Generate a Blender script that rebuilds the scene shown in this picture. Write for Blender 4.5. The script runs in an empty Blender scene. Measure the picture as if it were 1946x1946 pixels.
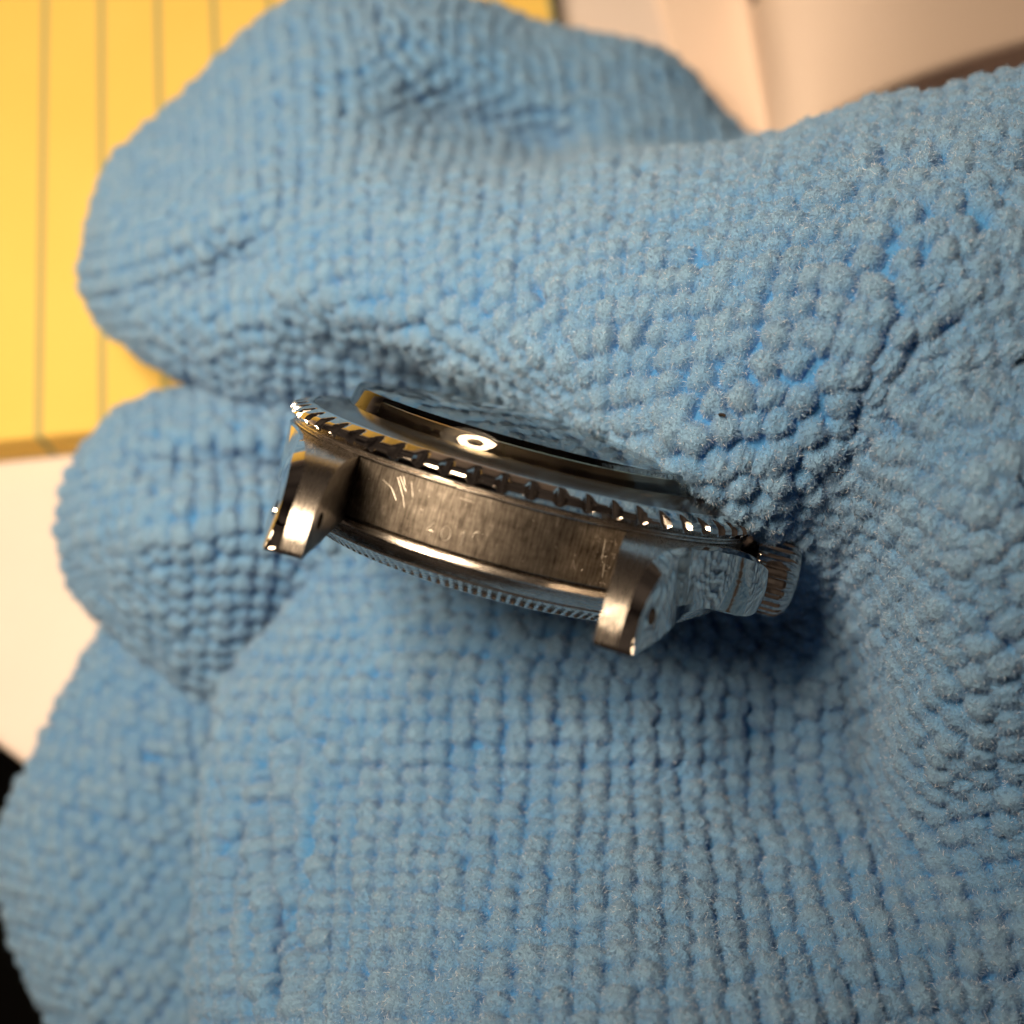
import bpy, bmesh, math, random
import numpy as np
from mathutils import Matrix, Vector
from mathutils.kdtree import KDTree

random.seed(7)
RNG = np.random.default_rng(7)
MM = 0.001                       # everything below is laid out in millimetres
scene = bpy.context.scene
COL = scene.collection

# ------------------------------------------------------------------ camera
FPX, SZ = 2382.245, 1946.0       # focal length and side of the photograph in its pixels
TILT = math.radians(19.0)        # the camera looks down on the desk, 19 degrees off the vertical
CAM_H = 159.0                    # millimetres above the desk top
DESK = 740.0                     # desk top above the floor
cam_d = bpy.data.cameras.new('camera')
cam = bpy.data.objects.new('camera', cam_d); COL.objects.link(cam)
cam_d.sensor_width = 36.0; cam_d.sensor_fit = 'HORIZONTAL'
cam_d.lens = 36.0 * FPX / SZ
cam_d.clip_start = 0.005; cam_d.clip_end = 20.0
cam.location = (0, 0, (DESK + CAM_H) * MM)
cam.rotation_euler = (TILT, 0, 0)
cam_d.dof.use_dof = True
cam_d.dof.focus_distance = 0.0955
cam_d.dof.aperture_fstop = cam_d.lens / 2.25     # a 2.2 mm opening
scene.camera = cam

# ------------------------------------------------------------------ room light
world = bpy.data.worlds.new('World'); scene.world = world; world.use_nodes = True
bg = world.node_tree.nodes['Background']
bg.inputs[1].default_value = 0.085
_nt = world.node_tree
_tc = _nt.nodes.new('ShaderNodeTexCoord'); _nz = _nt.nodes.new('ShaderNodeTexNoise'); _nz.inputs['Scale'].default_value = 2.4; _nz.inputs['Detail'].default_value = 3.0
_rp = _nt.nodes.new('ShaderNodeValToRGB'); _nt.links.new(_tc.outputs['Generated'], _nz.inputs['Vector']); _nt.links.new(_nz.outputs[0], _rp.inputs[0]); _nt.links.new(_rp.outputs[0], bg.inputs[0])
_rp.color_ramp.elements[0].position = 0.36; _rp.color_ramp.elements[0].color = (0.10, 0.07, 0.06, 1)
_rp.color_ramp.elements[1].position = 0.66; _rp.color_ramp.elements[1].color = (1.0, 0.74, 0.56, 1)
scene.view_settings.view_transform = 'Standard'; scene.view_settings.look = 'None'
scene.view_settings.exposure = 0.0; scene.view_settings.gamma = 1.0
scene.render.engine = 'CYCLES'
scene.cycles.max_bounces = 10; scene.cycles.transparent_max_bounces = 8
LAMP_POS = (-80.0, 42.0, DESK + 232.0)
LAMP_AIM = (-64.0, 104.0, DESK + 50.0)
LAMP_POWER = 53.0

# ------------------------------------------------------------------ helpers
def cam2w(P):
    """camera space (x right, y down, z forward, mm) -> world mm"""
    P = np.asarray(P, float); x, y, z = P[..., 0], -P[..., 1], -P[..., 2]
    c, s = math.cos(TILT), math.sin(TILT)
    return np.stack([x, y * c - z * s, y * s + z * c + DESK + CAM_H], -1)
def px2c(px, py, d):
    return np.stack([(np.asarray(px, float) - 973) / FPX * d, (np.asarray(py, float) - 973) / FPX * d, np.asarray(d, float) + 0 * np.asarray(px, float)], -1)
def on_desk(px, py, h=0.0):
    """where the line of sight through a picture point meets the level h mm above the desk"""
    o = cam2w([0, 0, 0]); p = cam2w(px2c(px, py, 1.0)); d = p - o
    t = (DESK + h - o[2]) / d[2]
    q = o + d * t
    return (float(q[0]), float(q[1]))

def mesh_obj(name, verts, faces, mat=None, parent=None, smooth=None):
    me = bpy.data.meshes.new(name)
    me.from_pydata([tuple(float(a) * MM for a in v) for v in verts], [], faces)
    me.update()
    o = bpy.data.objects.new(name, me); COL.objects.link(o)
    if mat: me.materials.append(mat)
    if parent: o.parent = parent
    if smooth is not None:
        me.shade_smooth()
        if smooth < 180: me.set_sharp_from_angle(angle=math.radians(smooth))
    return o
def tag(o, label=None, cat=None, kind=None, group=None):
    if label: o['label'] = label
    if cat: o['category'] = cat
    if kind: o['kind'] = kind
    if group: o['group'] = group
    return o
class MB:
    def __init__(s): s.v = []; s.f = []
    def add(s, V, F):
        b = len(s.v); s.v += [tuple(v) for v in V]; s.f += [tuple(i + b for i in f) for f in F]
    def box(s, a, b):
        x0, y0, z0 = a; x1, y1, z1 = b
        s.add([(x0,y0,z0),(x1,y0,z0),(x1,y1,z0),(x0,y1,z0),(x0,y0,z1),(x1,y0,z1),(x1,y1,z1),(x0,y1,z1)],
              [(0,3,2,1),(4,5,6,7),(0,1,5,4),(1,2,6,5),(2,3,7,6),(3,0,4,7)])
    def revolve(s, prof, n=180, closed=False, a0=0.0, a1=360.0):
        """profile [(r, z)] turned round z"""
        full = abs(a1 - a0 - 360) < 1e-6
        m = n if full else n + 1
        V = []
        for r, z in prof:
            for k in range(m):
                a = math.radians(a0 + (a1 - a0) * k / n)
                V.append((r * math.cos(a), r * math.sin(a), z))
        F = []
        P = len(prof)
        for i in range(P if closed else P - 1):
            j = (i + 1) % P
            for k in range(n):
                k2 = (k + 1) % m
                F.append((i*m+k, i*m+k2, j*m+k2, j*m+k))
        s.add(V, F)
    def tube(s, pts, r, n=6):
        V = []; F = []
        pts = [Vector(p) for p in pts]
        for i, p in enumerate(pts):
            t = (pts[min(i+1, len(pts)-1)] - pts[max(i-1, 0)]).normalized()
            u = t.orthogonal().normalized(); w = t.cross(u)
            for k in range(n):
                a = 2*math.pi*k/n
                V.append(p + r*(math.cos(a)*u + math.sin(a)*w))
        for i in range(len(pts)-1):
            for k in range(n):
                F.append((i*n+k, i*n+(k+1)%n, (i+1)*n+(k+1)%n, (i+1)*n+k))
        F.append(tuple(range(n))[::-1]); F.append(tuple((len(pts)-1)*n+k for k in range(n)))
        s.add(V, F)
    def obj(s, name, mat=None, parent=None, smooth=None):
        return mesh_obj(name, s.v, s.f, mat, parent, smooth)

def new_mat(name):
    m = bpy.data.materials.new(name); m.use_nodes = True
    nt = m.node_tree; b = nt.nodes['Principled BSDF']
    return m, nt, b
def node(nt, typ, **kw):
    n = nt.nodes.new(typ)
    for k, v in kw.items():
        if k in n.inputs.keys(): n.inputs[k].default_value = v
        else: setattr(n, k, v)
    return n
def noise_bump(nt, b, scale, strength, dist, mapping=None, detail=4.0, coord='Object'):
    tc = node(nt, 'ShaderNodeTexCoord'); mp = node(nt, 'ShaderNodeMapping')
    if mapping: mp.inputs['Scale'].default_value = mapping
    nz = node(nt, 'ShaderNodeTexNoise'); nz.inputs['Scale'].default_value = scale; nz.inputs['Detail'].default_value = detail
    bp = node(nt, 'ShaderNodeBump'); bp.inputs['Strength'].default_value = strength; bp.inputs['Distance'].default_value = dist
    L = nt.links
    L.new(tc.outputs[coord], mp.inputs[0]); L.new(mp.outputs[0], nz.inputs['Vector'])
    L.new(nz.outputs[0], bp.inputs['Height']); L.new(bp.outputs[0], b.inputs['Normal'])
    return nz, mp, bp
def ramp(nt, src, pts):
    r = node(nt, 'ShaderNodeValToRGB')
    els = r.color_ramp.elements
    while len(els) < len(pts): els.new(0.5)
    for e, (p, c) in zip(els, pts):
        e.position = p; e.color = (c, c, c, 1) if not isinstance(c, tuple) else (*c, 1)
    nt.links.new(src, r.inputs[0]); return r

# ------------------------------------------------------------------ materials
def metal(name, col, rough, bump=None, var=0.0):
    m, nt, b = new_mat(name)
    b.inputs['Base Color'].default_value = (*col, 1); b.inputs['Metallic'].default_value = 1
    b.inputs['Roughness'].default_value = rough
    if bump:
        nz, mp, bp = noise_bump(nt, b, *bump)
        if var:
            r = node(nt, 'ShaderNodeMapRange'); r.inputs['To Min'].default_value = rough - var; r.inputs['To Max'].default_value = rough + var
            nt.links.new(nz.outputs[0], r.inputs[0]); nt.links.new(r.outputs[0], b.inputs['Roughness'])
    return m
STEEL = (0.60, 0.565, 0.53)
m_polish = metal('polished_steel', STEEL, 0.05, (900.0, 0.12, 0.00005, (1, 1, 1), 2.0))
m_brush = metal('brushed_steel', (0.47, 0.44, 0.41), 0.27, (1.0, 0.9, 0.00003, (14000, 1100, 1100), 3.0), 0.07)
m_bright = metal('burnished_steel', (0.9, 0.86, 0.8), 0.45)
m_ring = metal('turned_steel', STEEL, 0.26, (1.0, 0.6, 0.00004, (700, 700, 9000), 5.0), 0.12)
def band_mat():
    m, nt, b = new_mat('worn_brushed_steel')
    L = nt.links
    tc = node(nt, 'ShaderNodeTexCoord')
    mp = node(nt, 'ShaderNodeMapping'); mp.inputs['Scale'].default_value = (7000, 7000, 900); L.new(tc.outputs['Object'], mp.inputs[0])
    fine = node(nt, 'ShaderNodeTexNoise'); fine.inputs['Scale'].default_value = 1.0; fine.inputs['Detail'].default_value = 4; L.new(mp.outputs[0], fine.inputs['Vector'])
    mp2 = node(nt, 'ShaderNodeMapping'); mp2.inputs['Scale'].default_value = (500, 500, 900); L.new(tc.outputs['Object'], mp2.inputs[0])
    mot = node(nt, 'ShaderNodeTexNoise'); mot.inputs['Scale'].default_value = 1.0; mot.inputs['Detail'].default_value = 6; mot.inputs['Roughness'].default_value = 0.7; L.new(mp2.outputs[0], mot.inputs['Vector'])
    mix = node(nt, 'ShaderNodeMath', operation='MULTIPLY'); L.new(fine.outputs[0], mix.inputs[0]); L.new(mot.outputs[0], mix.inputs[1])
    r = ramp(nt, mix.outputs[0], [(0.10, (0.05, 0.042, 0.036)), (0.20, (0.17, 0.15, 0.13)), (0.32, (0.28, 0.255, 0.225)), (0.44, (0.50, 0.46, 0.41))])
    L.new(r.outputs[0], b.inputs['Base Color'])
    b.inputs['Metallic'].default_value = 1
    rr = node(nt, 'ShaderNodeMapRange'); rr.inputs['To Min'].default_value = 0.5; rr.inputs['To Max'].default_value = 0.32
    L.new(mot.outputs[0], rr.inputs[0]); L.new(rr.outputs[0], b.inputs['Roughness'])
    bp = node(nt, 'ShaderNodeBump'); bp.inputs['Strength'].default_value = 0.55; bp.inputs['Distance'].default_value = 0.00004
    L.new(mix.outputs[0], bp.inputs['Height']); L.new(bp.outputs[0], b.inputs['Normal'])
    return m
m_band = band_mat()
def plain(name, col, rough, spec=0.5, coat=0.0):
    m, nt, b = new_mat(name)
    b.inputs['Base Color'].default_value = (*col, 1); b.inputs['Roughness'].default_value = rough
    b.inputs['Specular IOR Level'].default_value = spec; b.inputs['Coat Weight'].default_value = coat
    return m
m_insert = plain('black_anodised_aluminium', (0.022, 0.020, 0.017), 0.16, 0.8)
nzi = noise_bump(m_insert.node_tree, m_insert.node_tree.nodes['Principled BSDF'], 2500.0, 0.15, 0.00003)
m_dial = plain('matt_black_dial', (0.012, 0.012, 0.012), 0.5)
m_lume = plain('cream_lume', (0.75, 0.62, 0.36), 0.6)
m_dark = plain('dark_hole', (0.006, 0.005, 0.005), 0.6)
m_silver = plain('silver_print', (0.35, 0.32, 0.27), 0.4)
m_acr, nt, b = new_mat('acrylic_glass')
b.inputs['Base Color'].default_value = (0.93, 0.93, 0.90, 1); b.inputs['Roughness'].default_value = 0.02
b.inputs['Transmission Weight'].default_value = 1.0; b.inputs['IOR'].default_value = 1.49
noise_bump(nt, b, 350.0, 0.05, 0.0002)

# ------------------------------------------------------------------ desk, floor, pad, paper
def desk_mat():
    m, nt, b = new_mat('pale_desk_laminate')
    nz, mp, bp = noise_bump(nt, b, 60.0, 0.05, 0.0002)
    r = ramp(nt, nz.outputs[0], [(0.3, (0.78, 0.69, 0.66)), (0.7, (0.81, 0.72, 0.69))])
    nt.links.new(r.outputs[0], b.inputs['Base Color'])
    b.inputs['Roughness'].default_value = 0.42
    return m
m_desk = desk_mat()
e0 = np.array(on_desk(-150, 1312)); e1 = np.array(on_desk(66, 1470)); ed = (e1 - e0) / np.linalg.norm(e1 - e0)
en = np.array([-ed[1], ed[0]])
if en[1] < 0: en = -en
def slab(name, poly, z0, z1, mat, bevel=1.2):
    bm = bmesh.new()
    lo = [bm.verts.new((x*MM, y*MM, z0*MM)) for x, y in poly]
    f = bm.faces.new(lo)
    if f.calc_center_median() is not None: f.normal_update()
    if f.normal.z < 0: f.normal_flip()
    r = bmesh.ops.extrude_face_region(bm, geom=[f])
    for v in r['geom']:
        if isinstance(v, bmesh.types.BMVert): v.co.z = z1*MM
    bmesh.ops.recalc_face_normals(bm, faces=bm.faces)
    if bevel:
        es = [e for e in bm.edges if all(abs(v.co.z - z1*MM) < 1e-7 for v in e.verts)]
        bmesh.ops.bevel(bm, geom=es, offset=bevel*MM, segments=4, affect='EDGES', profile=0.5)
    me = bpy.data.meshes.new(name); bm.to_mesh(me); bm.free(); me.materials.append(mat)
    me.shade_smooth(); me.set_sharp_from_angle(angle=math.radians(40))
    o = bpy.data.objects.new(name, me); COL.objects.link(o); return o
A = e0 - ed*500; B = e0 + ed*800
desk = slab('desk', [tuple(A), tuple(B), tuple(B + en*900), tuple(A + en*900)], DESK - 25, DESK, m_desk, 1.5)
tag(desk, kind='structure')
m_floor = plain('dark_carpet', (0.012, 0.011, 0.010), 0.95)
noise_bump(m_floor.node_tree, m_floor.node_tree.nodes['Principled BSDF'], 300.0, 0.6, 0.002)
mb = MB(); mb.box((-2500, -2500, -20), (2500, 2500, 0)); tag(mb.obj('floor', m_floor), kind='structure')

# yellow legal pad, ruled
PADH = 7.0
def pad_mat():
    m, nt, b = new_mat('ruled_yellow_paper')
    L = nt.links
    tc = node(nt, 'ShaderNodeTexCoord'); sp = node(nt, 'ShaderNodeSeparateXYZ'); L.new(tc.outputs['Object'], sp.inputs[0])
    mo = node(nt, 'ShaderNodeMath', operation='PINGPONG'); mo.inputs[1].default_value = 0.5
    sc = node(nt, 'ShaderNodeMath', operation='MULTIPLY'); sc.inputs[1].default_value = 1000.0 / PITCH; L.new(sp.outputs[0], sc.inputs[0]); L.new(sc.outputs[0], mo.inputs[0])
    lt = node(nt, 'ShaderNodeMath', operation='LESS_THAN'); lt.inputs[1].default_value = 0.055; L.new(mo.outputs[0], lt.inputs[0])
    mx = node(nt, 'ShaderNodeMix', data_type='RGBA'); L.new(lt.outputs[0], mx.inputs[0])
    nz = node(nt, 'ShaderNodeTexNoise'); nz.inputs['Scale'].default_value = 40; L.new(tc.outputs['Object'], nz.inputs['Vector'])
    r = ramp(nt, nz.outputs[0], [(0.3, (0.83, 0.58, 0.13)), (0.7, (0.86, 0.61, 0.15))])
    L.new(r.outputs[0], mx.inputs[6]); mx.inputs[7].default_value = (0.36, 0.35, 0.16, 1)
    L.new(mx.outputs[2], b.inputs['Base Color']); b.inputs['Roughness'].default_value = 0.75
    return m
q0 = on_desk(73, 829, PADH); q1 = on_desk(193, 829, PADH); PITCH = (q1[0] - q0[0])/math.cos(math.radians(6.2))
c_bl = on_desk(-700, 832, PADH); c_br = on_desk(1046, 40, PADH)
ybot = on_desk(60, 829, PADH)[1]; xr = c_br[0]; xl = q0[0] - 9*PITCH
m_pad = pad_mat()
pad = bpy.data.objects.new('legal_pad', None); COL.objects.link(pad)
pad.location = (q0[0]*MM, ybot*MM, DESK*MM); pad.rotation_euler = (0, 0, math.radians(6.2))
tag(pad, 'yellow ruled writing pad lying on the pale desk behind the blue cloth', 'notepad')
rx = (on_desk(1050, 10, PADH)[0] - q0[0])*math.cos(math.radians(6.2)) + (on_desk(1050, 10, PADH)[1] - ybot)*math.sin(math.radians(6.2)); lx = xl - q0[0]; Lp = 190.0
mb = MB()
nsh = 26
for i in range(nsh):
    z0 = 0.7 + i*(PADH-0.95)/nsh; z1 = z0 + (PADH-0.95)/nsh*0.82
    dx = random.uniform(-.12, .12); dy = random.uniform(-.14, .14)
    mb.box((lx+dx, dy, z0), (rx+dx, Lp+dy, z1))
tag(mb.obj('sheet_stack', m_pad, pad), kind='stuff')
mb = MB(); mb.box((lx, 0, PADH-0.2), (rx, Lp, PADH)); mb.obj('top_sheet', m_pad, pad)
m_card = plain('grey_cardboard', (0.30, 0.25, 0.17), 0.85)
mb = MB(); mb.box((lx, -0.15, 0.0), (rx+.2, Lp, 0.65)); mb.obj('backing_card', m_card, pad)

# curled white sheet behind the cloth
def paper():
    m_pap = plain('white_paper', (0.90, 0.74, 0.64), 0.55)
    V = []; F = []; n = 40
    keys = [(1180,-260,1), (1395,-60,1.5), (1440,60,9), (1500,-20,20), (1700,-60,24), (2000,-120,20), (2400,-200,8)]
    keys2 = [(1330,330,1), (1440,200,1.2), (1478,260,4), (1560,180,11), (1760,100,14), (2050,20,12), (2450,-60,5)]
    def cr(ks, t):
        k = min(int(t), len(ks)-2); f = t - k
        g = lambda i: np.array(ks[max(0, min(len(ks)-1, i))], float)
        p0, p1, p2, p3 = g(k-1), g(k), g(k+1), g(k+2)
        return 0.5*((2*p1)+(p2-p0)*f+(2*p0-5*p1+4*p2-p3)*f*f+(3*p1-p0-3*p2+p3)*f**3)
    for j in range(13):
        w = j/12*1.5 - 0.25
        for i in range(n+1):
            t = i/n*(len(keys)-1)
            a = cr(keys, t)*(1-w) + cr(keys2, t)*w
            h = max(.3, a[2]); x, y = on_desk(a[0], a[1], h)
            V.append((x, y, DESK + h))
    m = n+1
    for j in range(12):
        for i in range(n): F.append((j*m+i, j*m+i+1, (j+1)*m+i+1, (j+1)*m+i))
    o = mesh_obj('paper_sheet', V, F, m_pap, None, 180)
    s = o.modifiers.new('thickness', 'SOLIDIFY'); s.thickness = 0.00012
    return tag(o, 'loose white paper sheet curling up behind the cloth at the top right', 'paper')
paper()

# ------------------------------------------------------------------ desk lamp (a ring lamp above and to the left, out of the frame)
def ring_lamp():
    t = bpy.data.objects.new('ring_lamp', None); COL.objects.link(t)
    t.location = tuple(c*MM for c in LAMP_POS)
    d = Vector(LAMP_AIM) - Vector(LAMP_POS)
    t.rotation_euler = d.to_track_quat('-Z', 'Y').to_euler()
    tag(t, 'round desk lamp with a ring tube shining down from the left', 'lamp')
    m, nt, b = new_mat('glowing_tube')
    b.inputs['Base Color'].default_value = (0, 0, 0, 1); b.inputs['Emission Color'].default_value = (1.0, 0.75, 0.50, 1)
    b.inputs['Emission Strength'].default_value = LAMP_POWER
    mb = MB()
    prof = [(30 + 13*math.cos(a), 6*math.sin(a)) for a in np.linspace(0, 2*math.pi, 13)[:-1]]
    mb.revolve(prof, 64, closed=True); mb.obj('tube', m, t, 180)
    mb = MB(); mb.revolve([(12, 8), (12, 10), (46, 9), (52, -46), (53.5, -46), (48, 11), (11, 12), (11, 8)], 64, closed=True)
    mb.obj('shade', plain('black_enamel', (.03, .03, .03), .45), t, 30)  # unseen shade, its deep dark rim added to dim the cloth's lower right
    mb = MB(); mb.tube([(-42, 0, 10), (-160, 0, 60), (-300, 0, 20), (-360, 0, -250)], 6, 10); mb.obj('arm', m_dark, t, 40)
ring_lamp()

# ------------------------------------------------------------------ the watch head
RW = np.array([[0.9565983, 0.14304513, 0.25388537], [0.26980937, -0.10558657, -0.95710730], [-0.11010265, 0.98406787, -0.13959885]])
TW = np.array([0.845288, -3.073005, 105.583539])
o_w = cam2w(TW); cols = [cam2w(TW + RW[:, i]) - o_w for i in range(3)]
watch = bpy.data.objects.new('wristwatch', None); COL.objects.link(watch)
Mw = Matrix.Identity(4)
for i in range(3):
    for j in range(3): Mw[j][i] = float(cols[i][j])
Mw.translation = Vector([float(a)*MM for a in o_w])
watch.matrix_world = Mw
tag(watch, 'steel dive watch head without a strap, held in the folds of the blue cloth', 'watch')

def interp(keys, t):
    k = [a for a, _ in keys]; v = np.array([b for _, b in keys], float)
    if v.ndim == 1: return float(np.interp(t, k, v))
    return np.array([np.interp(t, k, v[:, c]) for c in range(v.shape[1])])
def catmull(pts, n):
    pts = np.array(pts, float); out = []
    for i in range(len(pts)-1):
        p0 = pts[max(i-1, 0)]; p1 = pts[i]; p2 = pts[i+1]; p3 = pts[min(i+2, len(pts)-1)]
        for f in np.linspace(0, 1, n, endpoint=False):
            out.append(0.5*((2*p1)+(p2-p0)*f+(2*p0-5*p1+4*p2-p3)*f*f+(3*p1-p0-3*p2+p3)*f**3))
    out.append(pts[-1]); return np.array(out)

# the case flank from a lug's tip round to the crown guard or the side of the case
# sample: top point (y, z), bottom point (y, z), outer x at those y, chamfer width
TOPP = [(-25.15,-6.30), (-25.06,-5.3), (-24.80,-4.3), (-24.36,-3.3), (-23.68,-2.3), (-22.9,-1.5), (-22.05,-.9), (-21.0,-.45), (-19.4,-.14), (-17.0,-.02), (-15.5,0)]
BOTP = [(-25.0,-6.54), (-24.85,-6.52), (-24.4,-6.43), (-23.6,-6.25), (-22.5,-6.08), (-21.4,-5.86), (-20.3,-5.62), (-19.2,-5.38), (-18.2,-5.18), (-17.0,-4.95), (-15.5,-4.75)]
XOUT = [(-25.3,12.3), (-24,12.55), (-22,13.1), (-20,13.6), (-18.5,13.98), (-17,14.35), (-15.5,14.75), (-14.9, 14.9)]
XBOT = [(-25.3,12.55), (-24.4,12.9), (-23,13.4), (-21,14.15), (-19,14.75), (-17.2,15.15), (-15.5,15.5), (-14.9, 15.63)]
XOUT = [(float(a), float(b)) for a, b in catmull(XOUT, 8)]; XBOT = [(float(a), float(b)) for a, b in catmull(XBOT, 8)]
TOPc = catmull(TOPP, 5); BOTc = catmull(BOTP, 5)
GUARD = [(15.5,-15.5,0,-4.75), (16.0,-13.6,0,-4.7), (16.8,-11.8,0,-4.65), (18.0,-10.2,-.02,-4.7), (19.3,-9.3,-.1,-4.8), (20.35,-8.5,-.3,-4.85), (21.0,-7.5,-.7,-4.6), (21.25,-6.5,-1.1,-4.2), (21.1,-5.6,-1.3,-4.0), (20.6,-4.6,-1.2,-4.1), (19.6,-4.1,-.8,-4.4), (19.0,-3.9,-.5,-4.6)]
PLAIN = [(15.5,-15.5,0,-4.75), (16.2,-12.6,0,-4.7), (17.4,-9.4,0,-4.6), (18.6,-6.6,0,-4.6), (19.3,-4,0,-4.6), (19.55,-2,0,-4.6), (19.6,0,0,-4.6)]
def flank(guard):
    """quarter of the case at +x, -y: rows of section points"""
    rows = []
    for q_, (T, Bq) in enumerate(zip(TOPc[:-1], BOTc[:-1])):
        tg = TOPc[q_+1] - TOPc[max(q_-1, 0)]; tg = tg/np.linalg.norm(tg); n2 = (-tg[1], tg[0])   # outward normal of the profile in (y, z)
        xt = interp(XOUT, T[0]); xb = interp(XBOT, Bq[0])
        cw = np.interp(T[0], [-25.2, -23, -20, -16], [0.8, 1.0, 0.7, 0.25]); cd = 0.6*cw
        # inward direction of the lug's top face, used to sink the chamfer's outer edge
        rows.append(dict(I=(10.0, T[0], T[1]), Cc=(xt-cw, T[0], T[1]), T=(xt+.1, T[0]-n2[0]*cd, T[1]-n2[1]*cd), B=(xb, Bq[0], Bq[1]), J=(10.0, Bq[0], Bq[1]), bul=0))
    G = catmull(GUARD if guard else PLAIN, 5)
    for k, g in enumerate(G):
        x, y, zt, zb = g
        r = math.hypot(x, y); s = min(1, 18.9/r); a = k/(len(G)-1)
        nx, ny = x/r, y/r
        bul = 0.2*min(1, k/12.0) if guard else 0.0
        cw = 0.22 + (0.5*min(1, k/20) if guard else 0)
        ti = 0.75*max(0, 1-k/12.0)
        rows.append(dict(I=(x*s*.97 if k else 10.0, y*s*.97 if k else -16.2, 0.0), Cc=(x-nx*cw-ti, y-ny*cw, zt), T=(x-ti, y, zt-0.14-(0.25 if guard else 0)*min(1, k/20)), B=(x, y, zb), J=(x*s*.9, y*s*.9, -4.9), bul=bul))
    return rows
def section(row, nf=8):
    I, Cc, T, B, J = [np.array(row[k]) for k in ('I', 'Cc', 'T', 'B', 'J')]
    P = [I, (I+Cc)/2, Cc, T]
    r = math.hypot(T[0], T[1]); n = np.array([T[0]/r, T[1]/r, 0])
    for k in range(1, nf):
        f = k/nf; p = T*(1-f)+B*f
        P.append(p + n*row['bul']*math.sin(math.pi*f))
    Bi = B - n*0.25*(1 if row['bul'] else .3)
    P += [B, Bi + np.array([0, 0, -.12]), J]
    return P
mb = MB(); quarter = {}; MI = []
for guard in (True, False):
    rows = [section(r) for r in flank(guard)]; quarter[guard] = rows
for sx, sy, guard in ((1, 1, True), (1, -1, True), (-1, 1, False), (-1, -1, False)):
    rows = quarter[guard]; m = len(rows[0])
    V = [(p[0]*sx, p[1]*sy, p[2]) for r in rows for p in r]; F = []
    for i in range(len(rows)-1):
        for k in range(m-1):
            f = (i*m+k, (i+1)*m+k, (i+1)*m+k+1, i*m+k+1)
            F.append(f if sx*sy > 0 else f[::-1]); MI.append(1 if k < 2 else 0)
    # inner face of the lug, from its top edge to its underside, and on into the case
    for i in range(len(rows)-1):
        f = (i*m, i*m+m-1, (i+1)*m+m-1, (i+1)*m)
        F.append(f if sx*sy > 0 else f[::-1]); MI.append(2)
    # tip
    F.append(tuple(range(m)) if sx*sy > 0 else tuple(range(m))[::-1]); MI.append(0)
    last = (len(rows)-1)*m
    F.append(tuple(last+k for k in range(m))[::-1] if sx*sy > 0 else tuple(last+k for k in range(m))); MI.append(0)
    mb.add(V, F)
lugcase = mb
case = lugcase.obj('case', m_polish, watch, 24)
bm = bmesh.new(); bm.from_mesh(case.data)
bmesh.ops.recalc_face_normals(bm, faces=bm.faces)
bm.normal_update(); tops = [f.normal.z for f in bm.faces if abs(f.calc_center_median().z) < .0001 and abs(f.normal.z) > .9]
if sum(tops) < 0: bmesh.ops.reverse_faces(bm, faces=bm.faces)
bm.to_mesh(case.data); bm.free()
case.data.materials.append(m_brush); case.data.materials.append(m_band)
case.data.polygons.foreach_set('material_index', MI)
# band between the lugs and the rest of the middle case
mb = MB(); mb.revolve([(17.5, 0.02), (19.0, 0.02), (19.1, -0.05), (19.1, -4.3), (19.0, -4.42), (18.2, -4.45)], 240)
mb.obj('middle_case', m_band, case, 30)
mb = MB(); mb.revolve([(18.6, 0.02), (19.28, 0.03), (19.34, 0.1), (19.34, 0.22), (19.2, 0.28), (19.16, 0.32), (19.25, .36), (19.25, .46), (19.05, .52), (18.4, .54)], 240)
mb.obj('bezel_seat', m_ring, case, 30)
# spring bar holes: dark bores in the lugs
def bore(x0, x1, y, z, r):
    mb = MB(); n = 24; x0, x1 = min(x0, x1), max(x0, x1)
    V = []; F = []
    for xx in (x0, x1):
        for k in range(n):
            a = 2*math.pi*k/n; V.append((xx, y + r*math.cos(a), z + r*math.sin(a)))
    for k in range(n): F.append((k, (k+1) % n, n+(k+1) % n, n+k))
    F.append(tuple(range(n))[::-1]); F.append(tuple(range(n, 2*n)))
    F = [f[::-1] for f in F] if BORE_FLIP else F
    mb.add(V, F); return mb
BORE_FLIP = False
cutters = []
for sx in (-1, 1):
    for sy in (-1, 1):
        c = bore(8.0*sx, 16.0*sx, 22.66*sy, -4.16, 0.62).obj('bore_tool'); c.parent = watch; cutters.append(c)

# bezel with its scalloped edge
def bezel():
    N = 60; per = 16; n = N*per
    prof = [(18.2, 1.75), (18.22, 1.94), (18.32, 2.0), (18.5, 1.97)]
    for k in range(1, 9): prof.append((18.5 + (19.5-18.5)*k/8, 1.97 - (1.97-1.57)*k/8))
    prof += [(19.66, 1.47), (19.80, 1.35), (19.89, 1.22), (19.94, 1.09), (19.95, 1.00), (19.93, .96)]
    for k in range(1, 7): prof.append((19.93 - 0.40*k/6, .96 - 0.43*k/6))
    prof += [(19.40, .50), (18.6, .50)]
    V = []
    for i, (r, z) in enumerate(prof):
        for k in range(n):
            a = 2*math.pi*k/n
            u = (k / per) % 1.0; u = abs(u - 0.5)*2         # 0 in the middle of a notch
            rr = r
            if u < 0.8 and z > .55:
                lim = 19.34 - max(0, z-.98)*0.76 + max(0, .98-z)*1.25 + 0.95*(u/0.56)**2.0
                rr = min(r, lim)
            V.append((rr*math.cos(a), rr*math.sin(a), z))
    F = []
    P = len(prof)
    for i in range(P-1):
        for k in range(n):
            k2 = (k+1) % n
            F.append((i*n+k2, i*n+k, (i+1)*n+k, (i+1)*n+k2))
    return mesh_obj('bezel', V, F, m_polish, watch, 38)
bz = bezel()
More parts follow.
